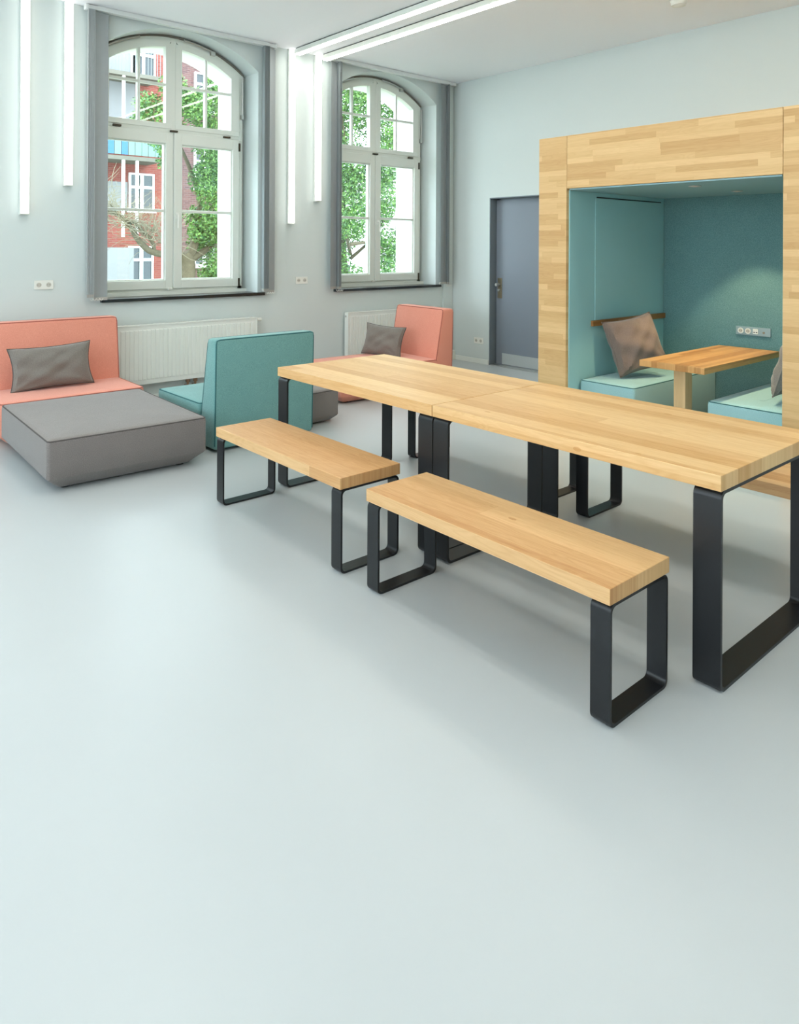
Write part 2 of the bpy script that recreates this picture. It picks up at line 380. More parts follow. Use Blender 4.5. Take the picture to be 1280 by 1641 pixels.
# ------------------------------------------------------------------ windows
def make_window(idx, cx):
    # local: x from centre, y from glazing plane, z absolute
    root = thing('window_%d' % idx, 'arched white double window', 'window', (cx, YG, 0), kind='structure')
    del root['label'], root['category']
    H, S, RZ, BZ = .797, 3.395, .275, 1.05
    def archring(bm, h0, s0, r0, h1, s1, r1, y0, y1, x_from=None, x_to=None, n=28):
        """band between outer arch (h0,s0,r0) and inner arch (h1,s1,r1)"""
        P = []
        for k in range(n+1):
            t = -1+2*k/n
            xo, xi = t*h0, t*h1
            P.append(((xo, arch(xo, h0, s0, r0)), (xi, arch(xi, h1, s1, r1))))
        for (a, b), (c, d) in zip(P, P[1:]):
            v = [bm.verts.new((p[0], y, p[1])) for y in (y0, y1) for p in (a, b, d, c)]
            for f in ((0, 1, 2, 3), (7, 6, 5, 4), (0, 4, 5, 1), (1, 5, 6, 2), (2, 6, 7, 3), (3, 7, 4, 0)): bm.faces.new([v[i] for i in f])
    # fixed outer frame
    bm = B()
    box(bm, -H, -.02, BZ-.03, -H+.05, .07, S); box(bm, H-.05, -.02, BZ-.03, H, .07, S); box(bm, -H, -.02, BZ-.03, H, .07, BZ+.03)
    box(bm, -H, -.025, 2.675, H, .07, 2.725)
    box(bm, -.028, -.03, 2.70, .028, .07, 3.64)
    archring(bm, H, S, RZ, H-.05, S-.0, RZ-.045, -.02, .07)
    fr = obj('window_frame', bm, M_frame, root)
    # lower casements
    for s in (-1, 1):
        x0, x1 = (-H+.045, -.006) if s < 0 else (.006, H-.045)
        gx0, gx1 = (-.678, -.083) if s < 0 else (.092, .674)
        bm = B(); z0, z1, g0, g1 = BZ+.025, 2.682, 1.165, 2.567
        y0, y1 = -.045, .035
        box(bm, x0, y0, z0, gx0, y1, z1, bev=.004, seg=1); box(bm, gx1, y0, z0, x1, y1, z1, bev=.004, seg=1)
        box(bm, gx0-.005, y0, z0, gx1+.005, y1, g0, bev=.004, seg=1); box(bm, gx0-.005, y0, g1, gx1+.005, y1, z1, bev=.004, seg=1)
        # glazing bead, and the middle bar
        for a in ((gx0-.002, -.02, g0, gx0+.012, .03, g1), (gx1-.012, -.02, g0, gx1+.002, .03, g1), (gx0+.001, -.0195, g0-.002, gx1-.001, .0295, g0+.0115), (gx0+.001, -.0195, g1-.0115, gx1-.001, .0295, g1+.002)): box(bm, *a)
        box(bm, gx0, -.03, 1.862, gx1, .03, 1.89, bev=.006, seg=2)
        sash = obj('casement_sash', bm, M_frame, root)
        obj('glass_pane', bx(gx0+.002, 0, g0+.002, gx1-.002, .004, g1-.002), M_glass, sash)
    # upper lights
    for s in (-1, 1):
        x0, x1 = (-H+.045, -.02) if s < 0 else (.02, H-.045)
        gx0, gx1 = (-.655, -.083) if s < 0 else (.09, .655)
        g0 = 2.775; y0, y1 = -.035, .035
        HI, SI, RI = .655, 3.345, .215
        bm = B()
        box(bm, x0, y0, 2.72, x1, y1, g0, bev=.003, seg=1)
        xa = gx0 if s < 0 else gx1
        lo, hi = (x0, gx0) if s < 0 else (gx1, x1)
        box(bm, lo, y0, g0, hi, y1, SI+.005)
        lo, hi = (gx1, x1) if s < 0 else (x0, gx0)
        box(bm, lo, y0+.0006, g0-.001, hi, y1-.0006, 3.60)
        # arched head of this light
        n = 16
        oh, os_, orr = H-.045, S, RZ-.04
        for k in range(n):
            ts = [(k/n), (k+1)/n]
            P = []
            for t in ts:
                if s < 0: xo = x0+(x1-x0)*t; xi = gx0+(gx1-gx0)*t
                else: xo = x0+(x1-x0)*t; xi = gx0+(gx1-gx0)*t
                P.append(((xo, arch(xo, oh, os_, orr)), (xi, arch(xi, HI, SI, RI))))
            (a, b), (c, d) = P
            v = [bm.verts.new((p[0], y, p[1])) for y in (y0, y1) for p in (a, b, d, c)]
            for f in ((0, 1, 2, 3), (7, 6, 5, 4), (0, 4, 5, 1), (1, 5, 6, 2), (2, 6, 7, 3), (3, 7, 4, 0)): bm.faces.new([v[i] for i in f])
        # side fillers up to the arch
        if s < 0: quad(bm, (x0, y0, SI), (gx0, y0, SI), (gx0, y0, arch(gx0, HI, SI, RI)), (x0, y0, S))
        else: quad(bm, (gx1, y0, SI), (x1, y0, SI), (x1, y0, S), (gx1, y0, arch(gx1, HI, SI, RI)))
        xb = -.36 if s < 0 else .365
        box(bm, xb-.013, -.03, g0, xb+.013, .02, arch(xb, HI, SI, RI)+.005, bev=.004, seg=1)
        box(bm, gx0, -.03, 3.155, gx1, .02, 3.182, bev=.004, seg=1)
        sash = obj('fanlight_sash', bm, M_frame, root)
        bm = B(); pts = [(gx0, 0, g0), (gx1, 0, g0)]+[(gx1+(gx0-gx1)*k/12, 0, arch(gx1+(gx0-gx1)*k/12, HI, SI, RI)) for k in range(13)]
        bm.faces.new([bm.verts.new(p) for p in pts]); obj('glass_pane', bm, M_glass, sash)
    # hinges
    for x, z in ((-.58, 2.70), (0, 2.70), (.60, 2.70)):
        bm = B(); box(bm, x-.04, -.056, z-.012, x+.04, -.03, z+.006, bev=.003); obj('hinge', bm, M_hinge, root)
    for z in (2.60, 1.12):
        bm = B(); box(bm, H-.056, -.058, z-.045, H-.038, -.04, z+.045, bev=.003); obj('hinge', bm, M_hinge, root)
    bm = B(); box(bm, .022, -.058, 1.80, .05, -.045, 1.86, bev=.003); tube(bm, [(.036, -.05, 1.84), (.036, -.085, 1.84), (.036, -.09, 1.82), (.036, -.088, 1.70)], .009, 8)
    obj('handle', bm, M_plastic, root, smooth=True)
    bm = B(); box(bm, -.06, -.065, 1.065, -.015, -.04, 1.085, bev=.004); obj('latch', bm, M_plastic, root)
    # opener linkage under the arch on the right, down the jamb
    bm = B(); P = [(x, -.05, arch(x, H, S, RZ)-.012) for x in (.10, .2, .3, .42)]
    tube(bm, P, .011, 6)
    box(bm, .40, -.07, arch(.42, H, S, RZ)-.05, .45, -.03, arch(.42, H, S, RZ)-.005, bev=.003)
    tube(bm, [(H-.012, -.05, 3.36), (H-.012, -.05, 2.95)], .010, 6); box(bm, H-.03, -.065, 2.91, H+.0, -.03, 2.96, bev=.003)
    P = [(x, -.05, arch(x, H, S, RZ)-.012) for x in (-.72, -.6, -.48, -.36)]
    tube(bm, P, .011, 6)
    obj('opener_linkage', bm, M_steel, root)
    # dark mottled strip standing for the shade in the gap between frame and soffit
    bm = B(); archring(bm, H+.02, S+.01, RZ+.005, H-.004, S, RZ-.008, -.024, -.005); obj('gap_shade_strip', bm, M_gapshade, root)
    # sill board
    bm = B(); box(bm, -.81, YB-YG-.045, SZ-.032, .925, -.02, SZ, bev=.004)
    obj('window_sill', bm, M_granite, root, label='black stone sill')
    bm = B(); box(bm, -.79, -.045, SZ, .85, -.018, BZ-.0); obj('sill_batten', bm, M_frame, root)
    return root
w1 = make_window(1, WINX[1])
w2 = dup(w1, loc=(WINX[2], YG, 0)); w2.name = 'window_2'
w0 = dup(w1, loc=(WINX[0], YG, 0)); w0.name = 'window_3'

# ------------------------------------------------------------------ vertical blinds
def blind(name, label, x0, x1, stacks, thick=.0012):
    root = thing(name, label, 'blind', ((x0+x1)/2, 6.85, ZC), group=None)
    cx = (x0+x1)/2
    bm = B(); box(bm, x0-cx, -.03, -.045, x1-cx, .03, -.008, bev=.003)
    box(bm, x0-cx+.1, -.02, -.012, x1-cx-.1, .02, 0)
    box(bm, x0-cx-.004, -.034, -.05, x0-cx+.02, .034, -.004); box(bm, x1-cx-.02, -.034, -.05, x1-cx+.004, .034, -.004)
    obj('head_rail', bm, M_rail, root)
    for slats, zb in stacks:
        for (sx, ang, mat, dz) in slats:
            bm = B(); L = .127/2; c, s_ = math.cos(ang), math.sin(ang); z0, z1 = zb+dz-ZC, -.05
            n = 4; prof = []
            for k in range(n+1):
                t = -1+2*k/n; bow = .006*(1-t*t)
                prof.append((sx-cx+c*t*L-s_*bow, s_*t*L+c*bow))
            th = thick if abs(ang) > 1 else .0012
            for (a, b) in zip(prof, prof[1:]):
                tx, ty = -s_*th, c*th
                hexa(bm, [(a[0]-tx, a[1]-ty, z0), (b[0]-tx, b[1]-ty, z0), (b[0]+tx, b[1]+ty, z0), (a[0]+tx, a[1]+ty, z0), (a[0]-tx, a[1]-ty, z1), (b[0]-tx, b[1]-ty, z1), (b[0]+tx, b[1]+ty, z1), (a[0]+tx, a[1]+ty, z1)])
            sl = obj('slat', bm, mat, root)
            bm = B(); box(bm, sx-cx-c*L*.9-.002, -s_*L*.9-.002, z0-.028, sx-cx+c*L*.9+.002, s_*L*.9+.002 if s_ >= 0 else -s_*L*.9, z0-.002) if abs(s_) < .3 else hexa(bm, [
                (sx-cx-c*L*.9-.003, -s_*L*.9, z0-.028), (sx-cx+c*L*.9-.003, s_*L*.9, z0-.028), (sx-cx+c*L*.9+.003, s_*L*.9, z0-.028), (sx-cx-c*L*.9+.003, -s_*L*.9, z0-.028),
                (sx-cx-c*L*.9-.003, -s_*L*.9, z0-.0), (sx-cx+c*L*.9-.003, s_*L*.9, z0-.0), (sx-cx+c*L*.9+.003, s_*L*.9, z0-.0), (sx-cx-c*L*.9+.003, -s_*L*.9, z0-.0)])
            obj('slat_weight', bm, M_weight, sl)
        # bead chain under the stack
        xs = [s[0] for s in slats]; bm = B()
        P = []
        for k in range(25):
            t = k/24; x = min(xs)+(max(xs)-min(xs))*t-cx
            P.append((x, -.068, zb-ZC-.035-.02*abs(math.sin(t*PI*4))))
        tube(bm, P, .0022, 5); obj('bead_chain', bm, M_plastic, root)
def stack(xa, xb, n, ang=math.radians(75), mat=None): return [(xa+(xb-xa)*k/(n-1), ang, mat or M_slatshade, .0) for k in range(n)]
RD = math.radians
S1 = stack(2.188, 2.246, 8, RD(72), M_slatlift); S1.append((2.306, RD(8), M_slat, -.03))
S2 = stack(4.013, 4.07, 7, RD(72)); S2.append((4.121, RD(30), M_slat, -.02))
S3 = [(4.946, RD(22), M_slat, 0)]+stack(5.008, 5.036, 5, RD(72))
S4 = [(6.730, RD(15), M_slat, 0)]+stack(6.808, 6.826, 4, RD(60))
blind('vertical_blind', 'grey vertical blind drawn open to both sides of the left arched window', 2.16, 4.155, [(S1, 1.07), (S2, 1.06)], .0022)
blind('vertical_blind', 'grey vertical blind drawn open at the arched window nearest the corner', 4.90, 6.93, [(S3, 1.05), (S4, 1.05)])

# ------------------------------------------------------------------ LED strip lights
def led_wall(x, z0, label, wdt=.07):
    r = thing('led_wall_light', label, 'lamp', (x, YB, z0), group='vertical light strips on the wall')
    h = ZC-.002-z0
    obj('housing', bx(-wdt/2, -.03, 0, wdt/2, -.001, h, bev=.002), M_ledbody, r)
    obj('diffuser', bx(-wdt/2+.004, -.062, .004, wdt/2-.004, -.03, h-.0, bev=.004), M_ledw, r)
    obj('end_cap', bx(-wdt/2, -.064, -.006, wdt/2, -.001, .003, bev=.001), M_ledbody, r)
    return r
led_wall(1.672, 1.79, 'leftmost of the four vertical glowing light strips on the window wall')
led_wall(2.032, 2.06, 'vertical glowing white light strip just left of the left window blind')
led_wall(4.395, 1.77, 'longer vertical light strip on the pier between the two windows')
led_wall(4.752, 2.04, 'shorter vertical light strip on the pier, nearest the right window')
def led_ceil(x, label, y1=6.84, y0=-1.8, grp='light strips running along the ceiling'):
    r = thing('led_ceiling_light', label, 'lamp', (x, y1, ZC), group=grp)
    L = y1-y0
    obj('housing', bx(-.04, -L, -.06, .04, 0, -.012, bev=.002), M_ledbody, r)
    obj('ceiling_gap_shade', bx(-.03, -L+.02, -.012, .03, -.02, -.001), M_dark, r)  # dark strip: shade of the gap above the housing put into its colour
    obj('diffuser', bx(-.022, -L+.004, -.068, .036, -.004, -.06, bev=.002), M_led, r)
led_ceil(4.43, 'left of the two ceiling light strips in view')
led_ceil(4.80, 'right of the two ceiling light strips in view')
led_ceil(1.67, 'unseen ceiling light strip added over the grey ottoman, in line with the leftmost wall strip', y1=6.2)  # this pair is out of view, added for extra room light
led_ceil(2.03, 'unseen ceiling light strip added between the ottoman and the paired strips in view', y1=6.2)
led_ceil(-1.01, 'unseen ceiling light strip added farthest to the left in the lounge')  # second out-of-view pair, added to brighten the ceiling
led_ceil(-.65, 'unseen ceiling light strip added second from the left in the lounge')

# smoke detector
bm = B(); disc(bm, (0, 0, -.045), (0, 0, 1), .062, .044, 28, .075); disc(bm, (0, 0, -.055), (0, 0, 1), .03, .012, 20, .05)
tag(obj('smoke_detector', bm, M_plastic, loc=(6.08, 3.22, ZC), smooth=True), 'small round white smoke detector on the ceiling', 'detector')

# ------------------------------------------------------------------ sockets
def outlet(loc, rz, label, wd=.16, ht=.08):
    r = thing('wall_socket', label, 'socket', loc, rz, group='double wall sockets')
    obj('cover_plate', bx(-wd/2, -.010, -ht/2, wd/2, -.001, ht/2, bev=.003), M_plastic, r)
    for s in (-1, 1):
        bm = B(); disc(bm, (s*wd/4, -.011, 0), (0, 1, 0), .021, .003, 24); ins = obj('socket_insert', bm, M_hole, r)
        for k in (-1, 1):
            bm = B(); disc(bm, (s*wd/4+k*.009, -.0125, 0), (0, 1, 0), .003, .002, 10); obj('contact_hole', bm, M_dark, ins)
    return r
o1 = outlet((1.838, YB, 1.165), 0, 'white double socket on the wall above the coral sofa')
dup(o1, (4.557, YB, 1.13), 0, 'white double socket on the pier between the windows')
dup(o1, (XR, 6.43, .295), -PI/2, 'white double socket low on the wall beside the grey door')

# ------------------------------------------------------------------ radiators
def radiator(name, label, x0, x1, z0, z1, pipes, knob):
    r = thing(name, label, 'radiator', (x0, YB, 0)); Wd = x1-x0
    yb, yf = -.035, -.10
    bm = B(); box(bm, .006, yf+.012, z0+.01, Wd-.006, yb, z1-.012)
    box(bm, 0.0, yf, z0, Wd, yf+.012, z1-.004, bev=.004)
    n = int(Wd/.0425)
    for k in range(n):
        x = .03+(Wd-.06)*(k+.5)/n
        hexa(bm, [(x-.014, yf-.006, z0+.05), (x+.014, yf-.006, z0+.05), (x+.019, yf+.004, z0+.04), (x-.019, yf+.004, z0+.04),
                  (x-.014, yf-.006, z1-.055), (x+.014, yf-.006, z1-.055), (x+.019, yf+.004, z1-.045), (x-.019, yf+.004, z1-.045)])
    obj('panel', bm, M_white, r)
    bm = B(); box(bm, -.002, yf-.006, z1-.012, Wd+.002, yb, z1, bev=.002)
    for k in range(30): box(bm, .03+k*(Wd-.06)/30, yf+.015, z1, .03+(k+.6)*(Wd-.06)/30, yb-.01, z1+.002)
    obj('top_grille', bm, M_white, r)
    for x in (-.004, Wd-.004): obj('side_cover', bx(x, yf-.006, z0+.01, x+.008, yb, z1-.01, bev=.002), M_white, r)
    for x in (.2, Wd-.2): obj('wall_bracket', bx(x-.02, yb, z0+.06, x+.02, -.002, z1-.06), M_white, r)
    bm = B(); disc(bm, (.01, yf-.001, z1-.055) if False else (-.012, -.065, z1-.045), (1, 0, 0), .012, .012, 12); obj('bleed_valve', bm, M_steel, r)
    if knob:
        bm = B(); disc(bm, (Wd+.004, -.065, z1-.03), (1, 0, 0), .014, .02, 16); disc(bm, (Wd+.02, -.065, z1-.03), (1, 0, 0), .02, .05, 20, .022)
        obj('thermostat_knob', bm, M_plastic, r, smooth=True)
    for px in pipes:
        bm = B(); tube(bm, [(px, -.06, z0+.012), (px, -.06, z0-.05), (px, -.05, z0-.07), (px, -.002, z0-.075)], .012, 10); disc(bm, (px, -.06, z0-.035), (0, 0, 1), .022, .028, 6)
        obj('pipe_fitting', bm, M_copper, r, smooth=True)
    return r
radiator('radiator', 'long white ribbed radiator under the left window behind the teal sofa', 2.452, 3.93, .185, .758, (.72, .80), True)
radiator('radiator', 'white ribbed radiator under the right window behind the coral lounge chair', 5.15, 6.66, .15, .735, (.72, .80), False)

# ------------------------------------------------------------------ soft seating
def cushion_block(W, D, H, inset=.07, r=.022, crown=.014, seg=6, foot=.015):
    """box of foam: tapered foot, straight sides, crowned top.  local 0..W, 0..D"""
    bm = B()
    def ring(i, z, rr): return [(x, y, z) for x, y in rrect(i, i, W-i, D-i, max(.012, rr), seg)]
    rings = [ring(inset, foot, r*.7), ring(inset*.93, foot+.004, r), ring(inset*.10, foot+inset*.8, r), ring(0, foot+inset*.8+.012, r), ring(0, H*.6, r), ring(0, H-.022, r), ring(.003, H-.008, r), ring(.013, H, r)]
    for i, cz in ((.05, .35), (.12, .7), (.22, .92), (.36, 1)):
        k = min(i*W, W/2-.02, D/2-.02)
        rings.append([(x, y, H+crown*cz) for x, y in rrect(k, k, W-k, D-k, max(.01, r*(1-i)), seg)])
    loft(bm, rings); return bm
def top_piping(W, D, H, r=.022, rad=.005):
    return tube(B(), [(x, y, H-.005) for x, y in rrect(.006, .006, W-.006, D-.006, r, 6)], rad, 6, closed=True)
def seat_block(parent, W, D, H, mat, pip, name='seat', off=(0, 0, 0), **k):
    s = obj(name, cushion_block(W, D, H, **k), mat, parent, loc=off, smooth=True)
    obj('piping', top_piping(W, D, H), pip, s, smooth=True)
    for x in (.14, W-.14):
        for y in (.14, D-.14): obj('glide', disc(B(), (x, y, -off[2]), (0, 0, 1), .03, .016+off[2], 12), M_black, s)
    return s
def backrest(parent, W, ybk, tb, tt, z0, H, mat, pip, lean=0.0):
    """rear face at y=ybk, front face slants from thickness tb (bottom) to tt (top)"""
    bm = B(); e = .0
    hexa(bm, [(e, ybk-tb, z0), (W-e, ybk-tb, z0), (W-e, ybk-.02, z0), (e, ybk-.02, z0), (e, ybk-tt, H), (W-e, ybk-tt, H), (W-e, ybk, H), (e, ybk, H)])
    bmesh.ops.subdivide_edges(bm, edges=bm.edges[:], cuts=1, use_grid_fill=True)
    bmesh.ops.bevel(bm, geom=[ed for ed in bm.edges if ed.calc_face_angle(0) > .6], offset=.022, segments=4, profile=.5, affect='EDGES')
    b = obj('backrest', bm, mat, parent, smooth=True)
    P = []
    for (x, z, sx, sz) in ((.006, z0+.03, 0, 0), (.006, H-.04, 0, 0), (.012, H-.012, 0, 0), (.04, H-.005, 0, 0), (W-.04, H-.005, 0, 0), (W-.012, H-.012, 0, 0), (W-.006, H-.04, 0, 0), (W-.006, z0+.03, 0, 0)):
        P.append((x, z))
    def yfront(z): return ybk-(tb+(tt-tb)*(z-z0)/(H-z0))
    obj('piping', tube(B(), [(x, ybk-.006-.018*(1-(z-z0)/(H-z0)), z) for x, z in P], .005, 6), pip, b, smooth=True)
    obj('piping', tube(B(), [(x, yfront(z)+.006, z) for x, z in P], .005, 6), pip, b, smooth=True)
    return b

# coral sofa against the window wall, seat faces -Y
s1 = thing('sofa', 'coral sofa section with a high back at the left, grey ottoman in front', 'sofa', (1.295, 6.0, 0), math.radians(-.5))
seat_block(s1, 1.085, .62, .33, M_coral, M_coral_p)
backrest(s1, 1.085, .80, .26, .15, .03, .875, M_coral, M_coral_p)
# grey ottoman
ot = thing('ottoman', 'large square taupe ottoman pushed against the coral sofa', 'ottoman', (1.268, 4.692, 0), math.radians(-1.4), group=None)
seat_block(ot, 1.028, 1.295, .33, M_grey, M_grey_p, inset=.09)
# teal sofa: back to the camera
s2 = thing('sofa', 'teal sofa section with its back turned, behind the wooden table end', 'sofa', (3.315, 5.87, 0), PI+math.radians(1.0))
seat_block(s2, .875, .74, .33, M_teal, M_teal_p)
backrest(s2, .875, 1.0, .28, .13, .02, .835, M_teal, M_teal_p)
# coral lounge chair: faces -X
s3 = thing('sofa', 'coral lounge sofa with slanted back in the far corner by the radiator', 'sofa', (4.15, 6.35, 0), -PI/2+math.radians(-3))
seat_block(s3, .80, 1.22, .33, M_coral, M_coral_p)
backrest(s3, .80, 1.44, .30, .15, .02, .855, M_coral, M_coral_p)
ot2 = thing('ottoman', 'small taupe ottoman half hidden between teal sofa and coral lounge sofa', 'ottoman', (3.37, 5.07, 0), math.radians(2))
seat_block(ot2, .37, .8, .28, M_grey, M_grey_p, inset=.05)

def pillow_mesh(w, h, t, seed=1, n=26, pinch=.10, wr=.012):
    rnd = random.Random(seed); ph = [rnd.uniform(0, 6.28) for _ in range(6)]
    bm = B(); G = {}
    def P(u, v, s):
        x = w/2*u*(1-pinch*(1-v*v)); z = h/2*v*(1-pinch*(1-u*u))
        e = max(0, (1-u*u)*(1-v*v)); th = t/2*e**.36
        wk = wr*e**.5*(math.sin(5*u+3*v+ph[0])*math.sin(4*v-2*u+ph[1])+.5*math.sin(11*u*v+ph[2])+.4*math.sin(9*(u-v)+ph[3]))
        # creases radiating from the lower corners
        for cu, k in ((-1, 4), (1, 5)):
            a = math.atan2(v+1, (u-cu)*-cu+1e-6); d = math.hypot(u-cu, v+1)
            wk += wr*.9*math.exp(-d*1.6)*math.sin(a*9+ph[k])*min(1, e*8)
        return (x, s*(th)+wk*min(1, e*6), z)
    for s in (-1, 1):
        for i in range(n+1):
            for j in range(n+1):
                u, v = -1+2*i/n, -1+2*j/n
                edge = i in (0, n) or j in (0, n)
                key = (i, j, 0 if edge else s)
                if key not in G: G[key] = bm.verts.new(P(u, v, s) if not edge else P(u, v, 0))
    def g(i, j, s): return G[(i, j, 0 if (i in (0, n) or j in (0, n)) else s)]
    for s in (-1, 1):
        for i in range(n):
            for j in range(n):
                f = [g(i, j, s), g(i+1, j, s), g(i+1, j+1, s), g(i, j+1, s)]
                try: bm.faces.new(f if s < 0 else f[::-1])
                except ValueError: pass
    return bm, P
def pillow(name, label, w, h, t, loc, rot, mat, pip, seed, **k):
    bm, P = pillow_mesh(w, h, t, seed, **k)
    o = obj(name, bm, mat, smooth=True)
    o.location = loc; o.rotation_euler = Euler(rot, 'XYZ'); tag(o, label, 'pillow')
    pts = []
    n = 14
    for (a, b) in (((-1, -1), (1, -1)), ((1, -1), (1, 1)), ((1, 1), (-1, 1)), ((-1, 1), (-1, -1))):
        for i in range(n): u = a[0]+(b[0]-a[0])*i/n; v = a[1]+(b[1]-a[1])*i/n; pts.append(P(u, v, 0))
    obj('piping', tube(B(), pts, .0045, 6, closed=True), pip, o, smooth=True)
    return o
pillow('pillow', 'taupe rectangular pillow leaning on the coral sofa back at the left', .64, .36, .20, (1.762, 6.395, .517), (math.radians(-14), math.radians(-2), math.radians(-2)), M_pil, M_pil_p, 3)
pillow('pillow', 'grey pillow leaning on the coral lounge sofa in the far corner', .50, .34, .15, (5.02, 6.02, .50), (math.radians(-16), math.radians(3), math.radians(-72)), M_pil, M_pil_p, 8)

# ------------------------------------------------------------------ tables and benches
def bar_frame(x0, x1, z1, yc, w_, th, r=.03):
    bm = B(); n = 5
    o_ = rrect(x0, 0, x1, z1, r, n); i_ = rrect(x0+th, th, x1-th, z1-th, r-th*.6, n)
    N = len(o_); V = {}
    for lab, ring in (('o', o_), ('i', i_)):
        for s in (0, 1): V[lab, s] = [bm.verts.new((x, yc-w_/2+s*w_, z)) for x, z in ring]
    for k in range(N):
        j = (k+1) % N
        bm.faces.new((V['o', 0][k], V['o', 0][j], V['o', 1][j], V['o', 1][k]))
        bm.faces.new((V['i', 0][k], V['i', 1][k], V['i', 1][j], V['i', 0][j]))
        bm.faces.new((V['o', 0][k], V['i', 0][k], V['i', 0][j], V['o', 0][j]))
        bm.faces.new((V['o', 1][k], V['o', 1][j], V['i', 1][j], V['i', 1][k]))
    return bm
def make_table(name, label, cat, W, L, H, t, barw, th, mat, loc, rz=0, group=None, r=.03):
    """local: x 0..W, y 0..L, legs are flat-bar loops at both ends"""
    root = thing(name, label, cat, loc, rz, group)
    top = bx(0, 0, H-t, W, L, H, bev=.0025, seg=2)
    obj('tabletop' if cat == 'table' else 'seat', top, mat, root)
    for yc in (barw/2+.002, L-barw/2-.002): obj('leg_frame', bar_frame(.006, W-.006, H-t-.0005, yc, barw, th, r), M_black, root, smooth=True)
    return root
t1 = make_table('dining_table', 'oak-topped table at the far end of the pair, nearest the sofas', 'table', .885, 1.425, .75, .056, .10, .012, M_table, (2.448, 2.565, 0), 0, 'pushed-together oak tables')
t2 = dup(t1, (2.448, 1.135, 0), 0, 'oak-topped table at the near end of the pair, closest to the viewer')
b1 = make_table('bench', 'oak bench standing before the teal sofa, left of the far table', 'bench', .368, 1.235, .45, .054, .074, .01, M_bench, (1.995, 2.70, 0), 0, 'oak benches', .028)
dup(b1, (2.0, 1.278, 0), 0, 'oak bench nearest the viewer, left of the near table')
dup(b1, (3.487, 2.675, 0), 0, 'oak bench behind the far table, only its black legs showing under the top')
dup(b1, (3.46, 1.205, 0), 0, 'oak bench on the booth side of the near table, end showing at right edge')

# ------------------------------------------------------------------ oak booth
XF, BT, OT = 4.70, 2.397, 1.983         # face plane, booth top, opening top
YL, YR = 3.410, 1.805                   # opening left, right
XBK = 6.166
bo = thing('seating_booth', 'large oak-clad alcove booth with teal lining against the right wall', 'booth', (XF, 0, 0))
def P_(a, mat, name, label=None, bev=.0015): return obj(name, bx(a[0]-XF, a[1], a[2], a[3]-XF, a[4], a[5], bev=bev, seg=1), mat, bo, label=label)
P_((XF, YL, .0, XR-.01, 3.678, BT), M_booth, 'side_panel')
P_((XF, YR+.003, OT, XR-.01, YL-.003, BT), M_booth, 'header_panel')
P_((XF, 1.30, 0, XR-.01, YR, BT), M_booth, 'side_panel')
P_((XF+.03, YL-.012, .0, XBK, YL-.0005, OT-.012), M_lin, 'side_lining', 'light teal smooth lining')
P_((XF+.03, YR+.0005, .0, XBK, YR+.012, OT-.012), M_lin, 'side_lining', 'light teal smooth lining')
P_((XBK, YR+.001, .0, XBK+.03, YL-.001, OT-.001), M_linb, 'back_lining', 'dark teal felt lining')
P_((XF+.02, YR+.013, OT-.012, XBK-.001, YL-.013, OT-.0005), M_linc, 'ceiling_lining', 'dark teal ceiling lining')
P_((5.07, YL-.019, .93, 6.13, YL-.0125, 1.925), M_lin, 'wall_board', 'raised teal board above the rail')
P_((5.09, YL-.021, 1.928, 6.10, YL-.0125, 1.936), M_dark, 'shadow_gap', 'thin dark slot')
P_((5.02, YL-.034, .884, 6.16, YL-.0125, .929), M_railwood, 'wall_rail', 'dark oak rail')
# upholstered seats in the booth
SH = .475
def booth_seat(label, y0, y1):
    r = thing('upholstered_bench', label, 'bench', (4.85, y0, 0), group='teal seats in the booth'); D = XBK-4.85-.005
    Wd = y1-y0
    c = obj('seat_block', cushion_block(D, Wd, SH, inset=.012, r=.025, foot=0.001, crown=.012), M_seat, r, smooth=True)
    obj('piping', top_piping(D, Wd, SH, r=.025, rad=.004), M_teal_p, c, smooth=True)
booth_seat('teal upholstered booth seat on the left side, brown cushion on it', 2.905, 3.385)
booth_seat('teal upholstered booth seat on the right, cut off by the oak side panel', 1.83, 2.352)
# booth table
bt = thing('booth_table', 'narrow oak table on a square post inside the teal booth', 'table', (4.722, 2.307, 0))
obj('tabletop', bx(0, 0, .673, 1.23, .48, .718, bev=.003), M_btable, bt)
obj('post', bx(.13, .20, .0, .228, .287, .6725, bev=.003), M_post, bt)
# power strip
ps = thing('power_strip', 'grey power panel with round sockets and usb ports on the booth back', 'socket', (XBK, 2.6, .832))
obj('cover_plate', bx(-.012, -.145, -.035, -.0005, .135, .035, bev=.002), M_sgrey, ps)
for y in (.095, .035):
    bm = B(); disc(bm, (-.0165, y, 0), (1, 0, 0), .024, .006, 28); ins = obj('round_socket', bm, M_plastic, ps)
    bm = B(); disc(bm, (-.0175, y, 0), (1, 0, 0), .016, .002, 24); obj('socket_well', bm, M_hole, ins)
    for k in (-1, 1):
        bm = B(); disc(bm, (-.0185, y+k*.007, 0), (1, 0, 0), .003, .002, 8); obj('contact_hole', bm, M_dark, ins)
ub = obj('usb_module', bx(-.0165, -.047, -.020, -.0115, -.006, .022, bev=.001), M_plastic, ps)
for y in (-.036, -.017):
    obj('usb_port', bx(-.0175, y-.006, -.010, -.0164, y+.006, -.002), M_dark, ub)
    obj('indicator', bx(-.0175, y-.004, .008, -.0164, y+.004, .011), M_hole, ub)
bm = B(); disc(bm, (-.0165, -.092, -.004), (1, 0, 0), .009, .005, 16); obj('push_button', bm, M_brass, ps)
